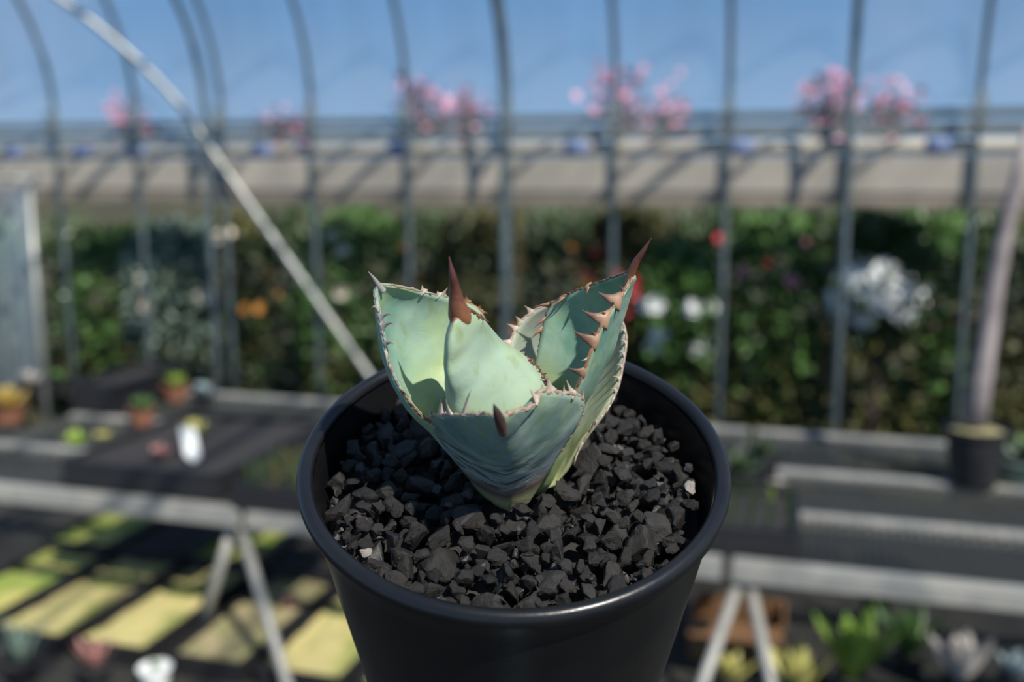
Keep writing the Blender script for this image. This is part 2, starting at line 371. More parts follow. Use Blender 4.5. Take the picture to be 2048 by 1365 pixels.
# --- left bench
def bp(px, py, dz=0): return on_z(px, py, BZ + .006 + dz)
def tray(p1, p2, p3, h, label, fill, cat='tray', z=BZ + .006, group=None, name='plant_tray', fillm=None, div=0):
    """tray from pixel corners: near-left, near-right, far (depth)"""
    a, c, f = on_z(*p1, z), on_z(*p2, z), on_z(*p3, z)
    s1, s2 = a.dot(ES), c.dot(ES); d1, d2 = a.dot(ED), f.dot(ED)
    return tray_sd(s1, s2, d1, d2, z, h, label, fill, cat, group, name, div)
def tray_sd(s1, s2, d1, d2, z, h, label, fill, cat='tray', group=None, name='plant_tray', div=0, wm='tray_plastic'):
    t = empty(name, G((s1 + s2) / 2, (d1 + d2) / 2, z), label=label, cat=cat, group=group)
    cs, cd = (s1 + s2) / 2, (d1 + d2) / 2; w = .005
    b = MB(); b.box(G(cs, d1, z + h / 2), ES * (s2 - s1) / 2, ED * w, EZ * h / 2).box(G(cs, d2, z + h / 2), ES * (s2 - s1) / 2, ED * w, EZ * h / 2)
    b.box(G(s1, cd, z + h / 2), ES * w, ED * (d2 - d1) / 2, EZ * h / 2).box(G(s2, cd, z + h / 2), ES * w, ED * (d2 - d1) / 2, EZ * h / 2)
    b.box(G(cs, cd, z + .004), ES * (s2 - s1) / 2, ED * (d2 - d1) / 2, EZ * .004); b.build('tray_body', wm, t, smooth=False)
    r = MB(); 
    for d in (d1, d2): r.box(G(cs, d, z + h), ES * ((s2 - s1) / 2 + .006), ED * .006, EZ * .003)
    for s in (s1, s2): r.box(G(s, cd, z + h), ES * .006, ED * ((d2 - d1) / 2), EZ * .003)
    r.build('tray_rim', wm, t, smooth=False)
    b = MB(); n = 14; hs = h * .8
    vs = [G(s1 + w + (s2 - s1 - 2 * w) * i / n, d1 + w + (d2 - d1 - 2 * w) * j / n, z + hs + .008 * noise.noise(Vector((i * .7 + s1 * 9, j * .7, z)))) for i in range(n + 1) for j in range(n + 1)]
    b.add(vs, [(i * (n + 1) + j, (i + 1) * (n + 1) + j, (i + 1) * (n + 1) + j + 1, i * (n + 1) + j + 1) for i in range(n) for j in range(n)])
    b.build('fill', fill, t); return t
tray((130, 970), (440, 1000), (400, 868), .06, 'wide black tray of dark soil behind the white plant tag on the bench', 'soil')
tray((145, 822), (228, 830), (220, 772), .09, 'small dark blue-black crate at the back of the tray bench', 'soil', cat='crate', name='crate')
rosette(bp(150, 893, .05), 14, .055, .028, .25, 'leaf_lime', 'small green and orange rosette alone in the wide black tray', el=(10, 70))
rosette(bp(322, 915, .05), 14, .040, .022, .3, 'leaf_pink', 'small pink rosette beside the white plant tag', el=(12, 75))
rosette(bp(390, 868, .05), 16, .050, .030, .3, 'leaf_yellow', 'pale yellow rosette right behind the white plant tag', el=(10, 75))
rosette(bp(285, 850), 14, .06, .026, .15, 'leaf_mid', 'green rosette in a terracotta pot beside the crate', pot='terracotta', ph=.05, pr=.04, el=(20, 80))
rosette(bp(352, 800), 14, .065, .022, .1, 'leaf_lime', 'bright green spiky plant in a terracotta pot at the back of the bench', pot='terracotta', ph=.05, pr=.045, el=(20, 80))
rosette(bp(408, 815), 12, .05, .03, .25, 'leaf_blue', 'pale blue-white rosette in a black pot near the spiky green one', pot='black_plastic', ph=.05, pr=.035, el=(15, 75))
rosette(bp(18, 845), 18, .085, .05, .35, 'leaf_orange', 'large orange-yellow rosette in a terracotta pot at the far bench end', pot='terracotta', ph=.05, pr=.055, el=(5, 75))
rosette(bp(62, 790), 14, .06, .034, .25, 'leaf_pale', 'whitish rosette in a black pot left of the crate', pot='black_plastic', ph=.045, pr=.04, el=(12, 75))
rosette(bp(118, 786), 12, .055, .02, .1, 'leaf_mid', 'thin green plant in a black pot against the crate', pot='black_plastic', ph=.045, pr=.035, el=(25, 80))
rosette(bp(205, 880, .05), 10, .035, .02, .2, 'leaf_yellow', 'tiny tan rosette in the soil between the crate and pink rosette', el=(10, 60))
# plant tag
q = bp(388, 925, .045); lb = empty('plant_tag', q, label='white plastic plant tag leaning in the black tray', cat='plant tag')
ax = (ES * .95 + ED * .1).normalized(); tilt = (EZ * .78 + ES * -.42 + ED * .40).normalized(); nn = ax.cross(tilt).normalized()
b = MB(); o0 = q - EZ * .0
for (h0, h1, w0, w1) in ((-.0, .016, .003, .021), (.016, .094, .021, .021)):
    b.add([o0 + tilt * h0 - ax * w0 - nn * .001, o0 + tilt * h0 + ax * w0 - nn * .001, o0 + tilt * h1 + ax * w1 - nn * .001, o0 + tilt * h1 - ax * w1 - nn * .001,
           o0 + tilt * h0 - ax * w0 + nn * .001, o0 + tilt * h0 + ax * w0 + nn * .001, o0 + tilt * h1 + ax * w1 + nn * .001, o0 + tilt * h1 - ax * w1 + nn * .001],
          [(0, 1, 2, 3), (7, 6, 5, 4), (0, 4, 5, 1), (1, 5, 6, 2), (2, 6, 7, 3), (3, 7, 4, 0)])
b.build('tag_blade', 'white_plastic', lb, smooth=False)
# seedling trays: dark tray with upright seedlings
def seedling_tray(p1, p2, p3, label, n1, n2, mats, L, lab2, grp, h=.05):
    z = BZ + .006; t = tray(p1, p2, p3, h, label, 'soil', z=z)
    a, c, f = on_z(*p1, z), on_z(*p2, z), on_z(*p3, z)
    s1, s2, d1, d2 = a.dot(ES), c.dot(ES), a.dot(ED), f.dot(ED)
    for i in range(n1):
        for j in range(n2):
            p = G(s1 + (s2 - s1) * (i + .5) / n1, d1 + (d2 - d1) * (j + .5) / n2, z + h * .8)
            m = mats[0] if random.random() < .8 else mats[1]
            rosette(p, 6, L * random.uniform(.8, 1.2), L * .2, .02, m, lab2, cat='seedling', name='seedling', group=grp, el=(73, 88))
seedling_tray((472, 1018), (640, 1034), (620, 960), 'black tray of upright seedlings beside the wide soil tray', 6, 4, ('leaf_dark', 'leaf_olive'), .065, 'upright dark green seedling in the tray beside the soil tray', 'seedlings beside the soil tray')
seedling_tray((1400, 1098), (1592, 1122), (1600, 1030), 'black tray of leafy seedlings on the bare mesh bench', 5, 3, ('leaf_dark', 'leaf_lime'), .045, 'leafy seedling in the tray on the bare bench', 'seedlings on the bare bench')
rosette(bp(1478, 1000), 12, .07, .03, .15, 'leaf_dark', 'dark leafy plant in a black pot behind the seedling tray', pot='black_plastic', ph=.07, pr=.05, el=(20, 80))
rosette(bp(1522, 962), 12, .06, .026, .15, 'leaf_dark', 'small dark plant in a black pot at the back of the bare bench', pot='black_plastic', ph=.07, pr=.045, el=(20, 80))
rosette(bp(1552, 985), 9, .024, .016, .2, 'leaf_pale', 'tiny silvery white rosette standing on the bare mesh', pot='black_plastic', ph=.02, pr=.02, el=(12, 75))
# potted trunk
q = bp(1945, 968); tp = empty('potted_tree', q, label='pale bare trunk rising from a black nursery pot on the mesh bench', cat='potted tree')
q2 = bp(1945, 840)
ppx = (on_d(1945, 855, q.dot(ED)).z - q.z); prr = .073
MB().lathe(pot_prof(prr, ppx), 28).build('pot', 'black_plastic', tp, world=False, sharp=40)
MB().lathe([(prr * .92, ppx * .93), (prr * .5, ppx * 1.0), (.001, ppx * 1.01)], 24).build('soil', 'pebble_mix', tp, world=False)
dq = q.dot(ED); path = [on_d(1948, 850, dq), on_d(1962, 760, dq + .01), on_d(1978, 660, dq + .02), on_d(1992, 560, dq + .03), on_d(2010, 470, dq + .05), on_d(2030, 380, dq + .06), on_d(2060, 250, dq + .06)]
MB().tube(path, [.030, .026, .023, .021, .019, .016, .012], 12).build('trunk', 'trunk', tp)
rosette(bp(2052, 965), 16, .08, .03, .15, 'leaf_mid', 'leafy green plant in a grey-green bowl beside the potted trunk', pot='leaf_grey', ph=.06, pr=.075, el=(15, 80), name='potted_plant', cat='potted plant')

# --- under the benches: moss trays on the floor, plants
def fz(px, py, z=.03): return on_z(px, py, z)
d0s = dn - .75
b = MB(); b.box(G(-.3, (d0s + df + .5) / 2, SZ / 2), ES * 3.2, ED * (df + .5 - d0s) / 2, EZ * SZ / 2)
bed = b.build('raised_bed', 'bed_soil', smooth=False); tag(bed, kind='structure')
lab = ['green mossy tray at the end of the front row', 'yellow moss tray with green tufts in the front row', 'plain yellow moss tray in the front row', 'pebbly tan and green tray in the front row', 'yellow moss tray next to the pebbly tray', 'yellow and green moss tray behind the black pot', 'dull moss tray at the hidden end of the row', 'greenish end tray of the row']
fl = ['moss_green', 'moss', 'moss', 'pebble_mix', 'moss', 'moss', 'moss_green', 'moss_green']
for k in range(6):
    s1 = sb0 - 2 * TW + k * TW
    tray_sd(s1 + (.032 if k == 3 else .020), s1 + TW - (.032 if k == 2 else .020), d_near, d_far, SZ, .045, lab[k] + ' on the raised bed', fl[k], name='moss_tray', cat='tray')
for k in range(6):
    s1 = sb0 - 2.2 * TW + k * TW
    tray_sd(s1 + .012, s1 + TW - .012, d_far + .04, d_far + .34, SZ, .045, ['grassy green', 'yellow-green', 'bright green', 'mixed green', 'olive moss', 'tan moss', 'dull green', 'dark soil'][k] + ' tray in the back row of the raised bed', ['moss_green', 'soil', 'moss_green', 'soil', 'pebble_mix', 'moss_green', 'soil', 'soil'][k], name='moss_tray', cat='tray')
for k, (px, py, m, L, W, n, ll) in enumerate([
        (45, 1365, 'leaf_grey', .16, .02, 22, 'grey-green grassy tuft on the raised bed before the moss trays'),
        (192, 1372, 'leaf_pink', .12, .02, 18, 'pinkish thin-leaved tuft on the raised bed before the moss trays'),
        (615, 1215, 'leaf_pink', .06, .04, 14, 'pink rosette on the pebbly tray'),
        (1700, 1395, 'leaf_lime', .25, .08, 14, 'bright lime broad-leaved agave under the bare bench'),
        (1588, 1425, 'leaf_yellow', .18, .05, 12, 'yellow striped agave under the bare bench'),
        (1815, 1350, 'leaf_mid', .20, .045, 16, 'mid green spiky agave under the bare bench'),
        (1915, 1400, 'leaf_pale', .19, .07, 10, 'pinkish white leaved plant under the bare bench'),
        (2030, 1395, 'leaf_blue', .10, .05, 12, 'bluish rosette under the bare bench'),
        (1460, 1400, 'leaf_yellow', .11, .03, 14, 'tan dry-leaved tuft before the brown box'),
        (1745, 1265, 'leaf_dark', .20, .05, 14, 'dark green agave behind the lime one')]):
    k_ = .66; on_tray = py == 1215
    pos = G(sb0 + 2 * TW - .072, on_z(600, 1215, TZ).dot(ED), SZ + .037) if on_tray else fz(px, py, SZ)
    rosette(pos, n, L * k_, W * k_, .12, m, ll, cat='plant', name='agave_plant' if L > .15 else 'tuft_plant', pot=None if on_tray else 'black_plastic', ph=.07 * k_, pr=.055 * k_, el=(44, 86) if L > .15 else (35, 85))
q = fz(312, 1378, SZ); wp = empty('white_pot', q, label='small white plastic pot on the raised bed before the moss trays', cat='pot')
MB().lathe(pot_prof(.034, .05), 20).build('pot_shell', 'white_plastic', wp, world=False, sharp=40)
rosette(q + Vector((0, 0, .042)), 8, .03, .012, .05, 'leaf_mid', 'tiny green rosette growing in the small white pot', el=(50, 85))
q = fz(1475, 1300, SZ); cb = empty('brown_box', q, rot=(0, 0, -YAW), label='open brown cardboard box on the raised bed under the bench legs', cat='box')
b = MB(); w, dd, h = .10, .075, .10
for (cx, cy, ax_, ay_) in ((0, -dd, w, .004), (0, dd, w, .004), (-w, 0, .004, dd), (w, 0, .004, dd)):
    b.box((cx, cy, h / 2), Vector((ax_, 0, 0)), Vector((0, ay_, 0)), Vector((0, 0, h / 2)))
b.box((0, 0, .004), Vector((w, 0, 0)), Vector((0, dd, 0)), Vector((0, 0, .004))); b.build('box_wall', 'cardboard', cb, world=False, smooth=False)
for sg in (-1, 1):
    MB().add([(-w, sg * dd, h), (w, sg * dd, h), (w, sg * (dd + .05), h - .02), (-w, sg * (dd + .05), h - .02), (-w, sg * dd, h - .004), (w, sg * dd, h - .004), (w, sg * (dd + .05), h - .024), (-w, sg * (dd + .05), h - .024)],
             [(0, 1, 2, 3), (7, 6, 5, 4), (0, 4, 5, 1), (2, 6, 7, 3), (1, 5, 6, 2), (0, 3, 7, 4)]).build('flap', 'cardboard', cb, world=False, smooth=False)

# --- garden shrubs seen through the open side
CROWN = []                                            # (x, y, r) of every garden shrub
def own(i, x, y):
    q = [math.hypot(x - a, y - c) / r for a, c, r in CROWN]; return q[i] <= min(q) + 1e-9
def foliage(n, rx, rz, ls, cz, me=None):
    b = MB(); vs = []; fs = []
    for k in range(n * 3):
        if len(fs) >= 2 * n: break
        v = Vector((random.gauss(0, 1), random.gauss(0, 1), random.gauss(0, 1))).normalized() * random.uniform(.45, 1) ** .5
        p = Vector((v.x * rx, v.y * rx, cz + v.z * rz))
        d = (v + Vector((random.gauss(0, .6), random.gauss(0, .6), random.gauss(.2, .6)))).normalized(); s_ = d.orthogonal().normalized()
        s_ = Matrix.Rotation(random.uniform(0, 6.28), 3, d) @ s_; L = ls * random.uniform(.6, 1.3); i = len(vs)
        if me is not None:
            e_, x0, y0 = p + d * L, CROWN[me][0], CROWN[me][1]
            if not (own(me, x0 + p.x, y0 + p.y) and own(me, x0 + e_.x, y0 + e_.y)): continue
        up = d.cross(s_) * L * .12
        vs += [p, p + d * L * .5 + s_ * L * .28 + up, p + d * L, p + d * L * .5 - s_ * L * .28 + up]; fs += [(i, i + 1, i + 2), (i, i + 2, i + 3)]
    return b.add(vs, fs)
def flower_head(m, r):
    b = MB()
    for k in range(7):
        a = k * 6.283 / 7; c = Vector((math.cos(a), math.sin(a), 0)); n_ = Vector((-c.y, c.x, 0))
        b.add([(0, 0, 0), c * r * .6 + n_ * r * .42 + Vector((0, 0, r * .25)), c * r + Vector((0, 0, r * .15)), c * r * .6 - n_ * r * .42 + Vector((0, 0, r * .25))], [(0, 1, 2), (0, 2, 3)])
    b.lathe([(.001, r * .3), (r * .25, r * .22), (r * .3, 0)], 8); return b
shr = [ # px, top py, dist behind wall, radius, leaf mat, flowers, label words
    (-40, 440, .7, .45, 'leaf_mid', None, 'bright green bushy shrub at the far end of the open side'),
    (150, 440, .9, .5, 'leaf_dark', None, 'dark green shrub behind the milky film sheet'),
    (250, 455, .6, .38, 'leaf_mid', None, 'bright green shrub left of the silver-leaved one'),
    (350, 450, .55, .34, 'leaf_grey', ('cream_petal', 3, .05), 'silver-leaved shrub with cream flowers outside the open side'),
    (440, 430, .8, .36, 'leaf_olive', ('cream_petal', 4, .05), 'olive shrub with cream flowers beside the silver-leaved one'),
    (600, 425, .8, .5, 'leaf_dark', ('orange_petal', 4, .035), 'dark shrub with a few orange flowers behind the brace pipe'),
    (720, 425, .6, .42, 'leaf_mid', ('cream_petal', 4, .04), 'green shrub with cream flowers next to the brace pipe'),
    (860, 430, .9, .5, 'leaf_dark', ('orange_petal', 4, .035), 'dark green shrub dotted with orange flowers'),
    (980, 435, .6, .4, 'leaf_olive', None, 'olive brown shrub behind the inner arch pipe'),
    (1120, 425, .7, .45, 'leaf_dark', ('orange_petal', 5, .04), 'dark shrub with orange blooms under the board'),
    (1270, 425, .55, .36, 'leaf_olive', ('red_petal', 9, .045), 'shrub covered with red flowers'),
    (1350, 500, .4, .26, 'leaf_mid', ('white_petal', 9, .05), 'low shrub with a row of white flowers'),
    (1430, 425, .8, .42, 'leaf_dark', ('red_petal', 5, .04), 'dark shrub with a few red flowers'),
    (1550, 430, .7, .42, 'leaf_mid', ('pink_petal', 3, .04), 'green shrub with pink flowers beside the red ones'),
    (1690, 430, .9, .5, 'leaf_dark', None, 'plain dark shrub behind the bright white flowers'),
    (1765, 440, .42, .24, 'leaf_dark', ('white_petal', 28, .06), 'shrub crowded with bright white flowers'),
    (1860, 430, .8, .45, 'leaf_mid', None, 'mid green shrub beside the bright white flowers'),
    (1990, 430, .9, .5, 'leaf_dark', ('red_petal', 3, .04), 'dark shrub with sparse red flowers behind the potted trunk'),
    (2110, 430, .7, .45, 'leaf_olive', None, 'olive shrub beyond the potted trunk')]
for (px, py, dd, r, lm, fl_, lab_) in shr:
    p = on_d(px, py, WALL_D + dd); CROWN.append((p.x, p.y, r))
for i_s, (px, py, dd, r, lm, fl_, lab_) in enumerate(shr):
    top = on_d(px, py, WALL_D + dd); base = Vector((top.x, top.y, 0.0)); H = top.z
    # ground height at that d
    gz = 0.0; dg = WALL_D + dd
    for (da, za), (db, zb) in zip(prof, prof[1:]):
        if da <= dg <= db: gz = za + (zb - za) * (dg - da) / (db - da)
    t = empty('garden_shrub', (base.x, base.y, gz), label=lab_, cat='shrub')
    H -= gz
    rz = min(H * .5, r * 1.25)
    foliage(1100, r, rz, .085, H - rz, i_s).build('foliage', lm, t, world=False, smooth=False, kind='stuff')
    b = MB()
    for k in range(4):
        a = k * 1.57; b.tube([(0, 0, 0), (math.cos(a) * r * .1, math.sin(a) * r * .1, H * .35), (math.cos(a) * r * .2, math.sin(a) * r * .2, H * .65)], [.014, .01, .006], 6)
    b.build('stem', 'bark', t, world=False)
    foliage(500, r * 1.05, (H - rz) * .55, .07, (H - rz) * .5, i_s).build('lower_foliage', 'leaf_olive', t, world=False, smooth=False, kind='stuff')
    if fl_:
        fm, n, fr = fl_; first = None; todir = Vector((EYE.x - base.x, EYE.y - base.y, 0)).normalized(); side = Vector((-todir.y, todir.x, 0))
        for k in range(n):
            for _ in range(20):
                a, e = random.uniform(-1.0, 1.0), random.uniform(-.5, .35) if fm == 'white_petal' else random.uniform(-.1, .9)
                dv = (todir * math.cos(a) + side * math.sin(a)) * math.cos(e) + EZ * math.sin(e)
                if dv.dot(todir) > .3 and own(i_s, base.x + dv.x * r * 1.1, base.y + dv.y * r * 1.1): break
            pos = Vector((dv.x * r, dv.y * r, H - rz + dv.z * rz)) * 1.0
            mw = Matrix.Translation(pos) @ dv.to_track_quat('Z', 'Y').to_matrix().to_4x4()
            if first is None: first = flower_head(fm, fr).build('flower', fm, t, world=False, smooth=False); first.matrix_local = mw
            else: copy_part(first, t, mw)
# pink blossom trees far outside
for px, py, dist, rw, lab_ in ((255, 200, 12, 1.0, 'pink blossom tree beyond the brace pipe'), (840, 165, 11, .8, 'pink blossom tree beyond the inner arch pipe'),
                               (930, 185, 13, .9, 'lower pink blossom tree beside a taller one'), (1240, 150, 10, .85, 'tallest deep pink blossom tree above the eaves rail'),
                               (1330, 195, 13, .8, 'small pink blossom tree next to the tallest one'), (1660, 160, 11, .8, 'pink blossom tree behind a pair of pipes'), (1780, 180, 13, .9, 'faint pink blossom tree near the bare trunk'), (560, 215, 13, 1.0, 'low hazy pink blossom tree behind the hoops')):
    top = on_d(px, py, dist); H = top.z; t = empty('blossom_tree', (top.x, top.y, 1.3), label=lab_, cat='tree'); H -= 1.3
    b = MB(); b.tube([(0, 0, 0), (.04, 0, H * .25), (0, .03, H * .5)], [.07, .055, .04], 8); b.build('trunk', 'bark', t, world=False)
    bl = MB()
    for k in range(9):
        a = k * 2.4; tipz = H * random.uniform(.75, 1.0); rr = rw * random.uniform(.3, .9) * (1.2 - tipz / H)
        tip_ = Vector((math.cos(a) * rr, math.sin(a) * rr, tipz))
        MB().tube([(0, .02, H * .4), tip_ * .6 + Vector((0, 0, H * .25)), tip_], [.025, .015, .006], 6).build('branch', 'bark', t, world=False)
        for j in range(13):
            u = random.uniform(.35, 1); p = Vector((0, .02, H * .4)).lerp(tip_, u) + Vector([random.gauss(0, .14) for _ in range(3)])
            d = Vector([random.gauss(0, 1) for _ in range(3)]).normalized(); s_ = d.orthogonal(); q_ = d.cross(s_); i = .045
            bl.add([p + s_ * i, p + q_ * i, p - s_ * i, p - q_ * i], [(0, 1, 2, 3)])
    bl.build('blossom', 'blossom', t, world=False, smooth=False, kind='stuff')

# ============================================================ POT
PC = EYE + Vector((.00053, 0, 0)) + UP * -.0338 + FWD * .2794
TILT = R(32.4) - PITCH
RXm = Matrix.Rotation(TILT, 3, 'X')
PU, PV, PW = RXm @ Vector((1, 0, 0)), RXm @ Vector((0, 1, 0)), RXm @ Vector((0, 0, 1))
POTH = .118; RT = .06
pot_base = PC - PW * POTH
M['pot_plastic'] = mat('pot_plastic', (.006, .0065, .008), .30, spec=.45, noise_col=(.010, .0098, .010), nscale=60, bump=.12, bscale=900)
pt = empty('plant_pot', pot_base, (TILT, 0, 0), label='round black plastic pot with a rolled rim holding the agave', cat='pot')
lip = []
for k in range(15):                                # rounded lip cross section, outer -> inner
    a = -R(78) + R(246) * k / 14
    lip.append((RT - .0023 + .0023 * math.cos(a), POTH + .0003 + .0027 * math.sin(a)))
b = MB(); b.lathe(lip, 160); b.build('rim', 'pot_plastic', pt, world=False)
def body_r(w): return .0408 + (.0575 - .0408) * ((w / POTH) ** .92)
outer = [(.001, .004), (.034, .004), (.037, .0), (.0402, .0)] + [(body_r(POTH * k / 12), POTH * k / 12) for k in range(0, 12)] + [(.0576, POTH - .0027), (.0582, POTH - .0020)]
b = MB(); b.lathe(outer, 160); b.build('pot_wall', 'pot_plastic', pt, world=False, sharp=50)
inner = [(RT - .0045, POTH), (RT - .0052, POTH - .004), (RT - .0066, POTH - .014), (RT - .0084, POTH - .03), (.001, POTH - .031)]
b = MB(); b.lathe(inner, 160); b.build('inner_wall', 'pot_plastic', pt, world=False, sharp=60)
GW = -.0078                                         # gravel level under the rim plane
so_ = MB(); so_.lathe([(RT - .0072, POTH + GW - .011), (.03, POTH + GW - .010), (.001, POTH + GW - .010)], 64); so_.build('soil', 'soil', pt, world=False)
# slim stand that carries the tilted pot, below the picture
stp = pot_base.copy(); st = empty('plant_stand', (stp.x, stp.y, 0), label='slim grey metal stand with a slanted plate under the black pot', cat='stand')
MB().lathe([(.001, 0), (.12, 0), (.12, .008), (.02, .014), (.001, .014)], 32, (stp.x, stp.y, 0)).build('stand_foot', 'steel', st)
MB().tube([(stp.x, stp.y, .01), (stp.x, stp.y, stp.z - .008)], .009, 12).build('pole', 'steel', st)
b = MB(); pc_ = [pot_base - PW * .0001, pot_base - PW * .005]
b.tube(pc_, .032, 32); b.build('slanted_plate', 'steel', st, sharp=40)

# ============================================================ AGAVE
pb_ = on_plane(1020, 1010, PC + PW * GW, PW)         # front foot of the plant on the gravel
AX = pb_ + PV * .009                                # plant axis at gravel level
def A(px, py, v): return on_plane(px, py, AX + PV * (v / 1000), PV)
ag = empty('agave', AX - PW * .004, (TILT, 0, 0), label='small blue-green agave with toothed leaves and brown spines in black gravel', cat='agave')

def leaf_mat(name, base_ramp, c_teal=(.13, .29, .24), c_pale=(.33, .46, .38), c_yel=(.36, .44, .15), yel=.5, seed=0, streak=False):
    m = bpy.data.materials.new(name); m.use_nodes = True; t = m.node_tree; b = t.nodes['Principled BSDF']; L = t.links.new
    tcn = t.nodes.new('ShaderNodeTexCoord'); at = t.nodes.new('ShaderNodeAttribute'); at.attribute_name = 't'
    as_ = t.nodes.new('ShaderNodeAttribute'); as_.attribute_name = 's'
    mp = t.nodes.new('ShaderNodeMapping'); mp.inputs['Location'].default_value = (seed, seed * .7, 0); L(tcn.outputs['Object'], mp.inputs[0])
    def nz(sc, det=4, dist=0):
        n = t.nodes.new('ShaderNodeTexNoise'); n.inputs['Scale'].default_value = sc; n.inputs['Detail'].default_value = det; n.inputs['Distortion'].default_value = dist; L(mp.outputs[0], n.inputs['Vector']); return n
    def ramp(src, stops):
        r = t.nodes.new('ShaderNodeValToRGB'); e = r.color_ramp.elements; e[0].position, e[0].color = stops[0][0], (*stops[0][1], 1); e[1].position, e[1].color = stops[-1][0], (*stops[-1][1], 1)
        for p, c in stops[1:-1]: x = e.new(p); x.color = (*c, 1)
        L(src, r.inputs[0]); return r
    def mix(f, a, b_, fac=None):
        x = t.nodes.new('ShaderNodeMix'); x.data_type = 'RGBA'
        if hasattr(f, 'links') or not isinstance(f, float): L(f, x.inputs['Factor'])
        else: x.inputs['Factor'].default_value = f
        for s_, i in ((a, 'A'), (b_, 'B')):
            if isinstance(s_, tuple): x.inputs[i].default_value = (*s_, 1)
            else: L(s_, x.inputs[i])
        return x.outputs['Result']
    k0, k1 = (0, 0, 0), (1, 1, 1)
    bloom = ramp(nz(70, 4, .3).outputs['Fac'], [(.35, k0), (.66, k1)]).outputs[0]
    col = mix(bloom, c_teal, c_pale)
    y = ramp(nz(48, 5, .8).outputs['Fac'], [(.50, k0), (.64, (yel, yel, yel))]).outputs[0]
    col = mix(y, col, c_yel)
    # fine olive scratches
    mp2 = t.nodes.new('ShaderNodeMapping'); mp2.inputs['Scale'].default_value = (1, 1, .35); L(mp.outputs[0], mp2.inputs[0])
    n3 = t.nodes.new('ShaderNodeTexNoise'); n3.inputs['Scale'].default_value = 260; n3.inputs['Detail'].default_value = 5; L(mp2.outputs[0], n3.inputs['Vector'])
    col = mix(ramp(n3.outputs['Fac'], [(.56, k0), (.70, (.6, .6, .6))]).outputs[0], col, (.22, .28, .10))
    # colour along the leaf (base tint)
    nb = nz(55, 3); ad = t.nodes.new('ShaderNodeMath'); ad.operation = 'MULTIPLY_ADD'; ad.inputs[1].default_value = .16; L(nb.outputs['Fac'], ad.inputs[0])
    sb_ = t.nodes.new('ShaderNodeMath'); sb_.operation = 'SUBTRACT'; sb_.inputs[1].default_value = .08; L(at.outputs['Fac'], sb_.inputs[0]); L(sb_.outputs[0], ad.inputs[2])
    stops_c = [(p, c) for p, c, a in base_ramp]; stops_a = [(p, (a, a, a)) for p, c, a in base_ramp]
    col = mix(ramp(ad.outputs[0], stops_a).outputs[0], col, ramp(ad.outputs[0], stops_c).outputs[0])
    if streak:
        cx = t.nodes.new('ShaderNodeCombineXYZ'); L(at.outputs['Fac'], cx.inputs['X']); L(as_.outputs['Fac'], cx.inputs['Y'])
        mq = t.nodes.new('ShaderNodeMapping'); mq.inputs['Scale'].default_value = (26, 2.2, 1); L(cx.outputs[0], mq.inputs[0])
        nq = t.nodes.new('ShaderNodeTexNoise'); nq.inputs['Scale'].default_value = 1.0; nq.inputs['Detail'].default_value = 5; nq.inputs['Distortion'].default_value = .6; L(mq.outputs[0], nq.inputs['Vector'])
        ms = ramp(at.outputs['Fac'], [(.16, k0), (.26, k1), (.46, k1), (.62, k0)]).outputs[0]
        sr = ramp(as_.outputs['Fac'], [(0.0, k1), (.35, (.9, .9, .9)), (.75, k0)]).outputs[0]
        st_ = ramp(nq.outputs['Fac'], [(.46, k0), (.62, (.85, .85, .85))]).outputs[0]
        f1 = mix(ms, k0, st_); f2 = mix(sr, k0, f1); col = mix(f2, col, (.055, .055, .03))
    L(col, b.inputs['Base Color']); b.inputs['Roughness'].default_value = .48; b.inputs['Specular IOR Level'].default_value = .35
    b.inputs['Subsurface Weight'].default_value = .12; b.inputs['Subsurface Radius'].default_value = (.4, 1, .3); b.inputs['Subsurface Scale'].default_value = .0015
    n4 = nz(2600, 3); bp_ = t.nodes.new('ShaderNodeBump'); bp_.inputs['Strength'].default_value = .25; bp_.inputs['Distance'].default_value = .00012; L(n4.outputs['Fac'], bp_.inputs['Height'])
    n5 = nz(110, 3, .5); b2 = t.nodes.new('ShaderNodeBump'); b2.inputs['Strength'].default_value = .35; b2.inputs['Distance'].default_value = .0012; L(n5.outputs['Fac'], b2.inputs['Height']); L(bp_.outputs[0], b2.inputs['Normal'])
    L(b2.outputs[0], b.inputs['Normal']); return m
GRN = (.3, .42, .33)
M['leafA'] = leaf_mat('leafA', [(.0, (.50, .52, .26), 1), (.10, (.42, .40, .20), .95), (.17, (.16, .075, .055), .85), (.27, (.34, .33, .33), .7), (.48, (.30, .38, .36), .35), (.75, GRN, 0)], c_teal=(.09, .165, .13), c_pale=(.26, .33, .285), yel=.25, seed=3, streak=True)
M['leafB'] = leaf_mat('leafB', [(.0, (.40, .48, .30), .6), (.45, (.42, .52, .36), .5), (.8, GRN, 0), (.945, GRN, 0), (.955, (.20, .075, .035), 1)], c_teal=(.27, .38, .28), c_pale=(.35, .45, .335), yel=.35, seed=8)
M['leafC'] = leaf_mat('leafC', [(.0, (.30, .30, .14), .8), (.3, (.26, .30, .28), .6), (.52, (.40, .47, .20), .55), (.74, GRN, 0)], c_teal=(.16, .30, .23), c_pale=(.28, .40, .32), yel=.4, seed=5)
M['leafD'] = leaf_mat('leafD', [(.0, (.38, .42, .16), .8), (.38, (.24, .28, .08), .75), (.58, GRN, 0)], c_teal=(.12, .26, .19), c_pale=(.28, .40, .31), yel=.55, seed=1)
M['leafE'] = leaf_mat('leafE', [(.0, (.45, .46, .18), .8), (.3, (.34, .36, .20), .6), (.6, (.33, .34, .30), .5), (.95, (.34, .31, .30), .8)], c_teal=(.20, .30, .25), c_pale=(.34, .44, .36), yel=.5, seed=12)
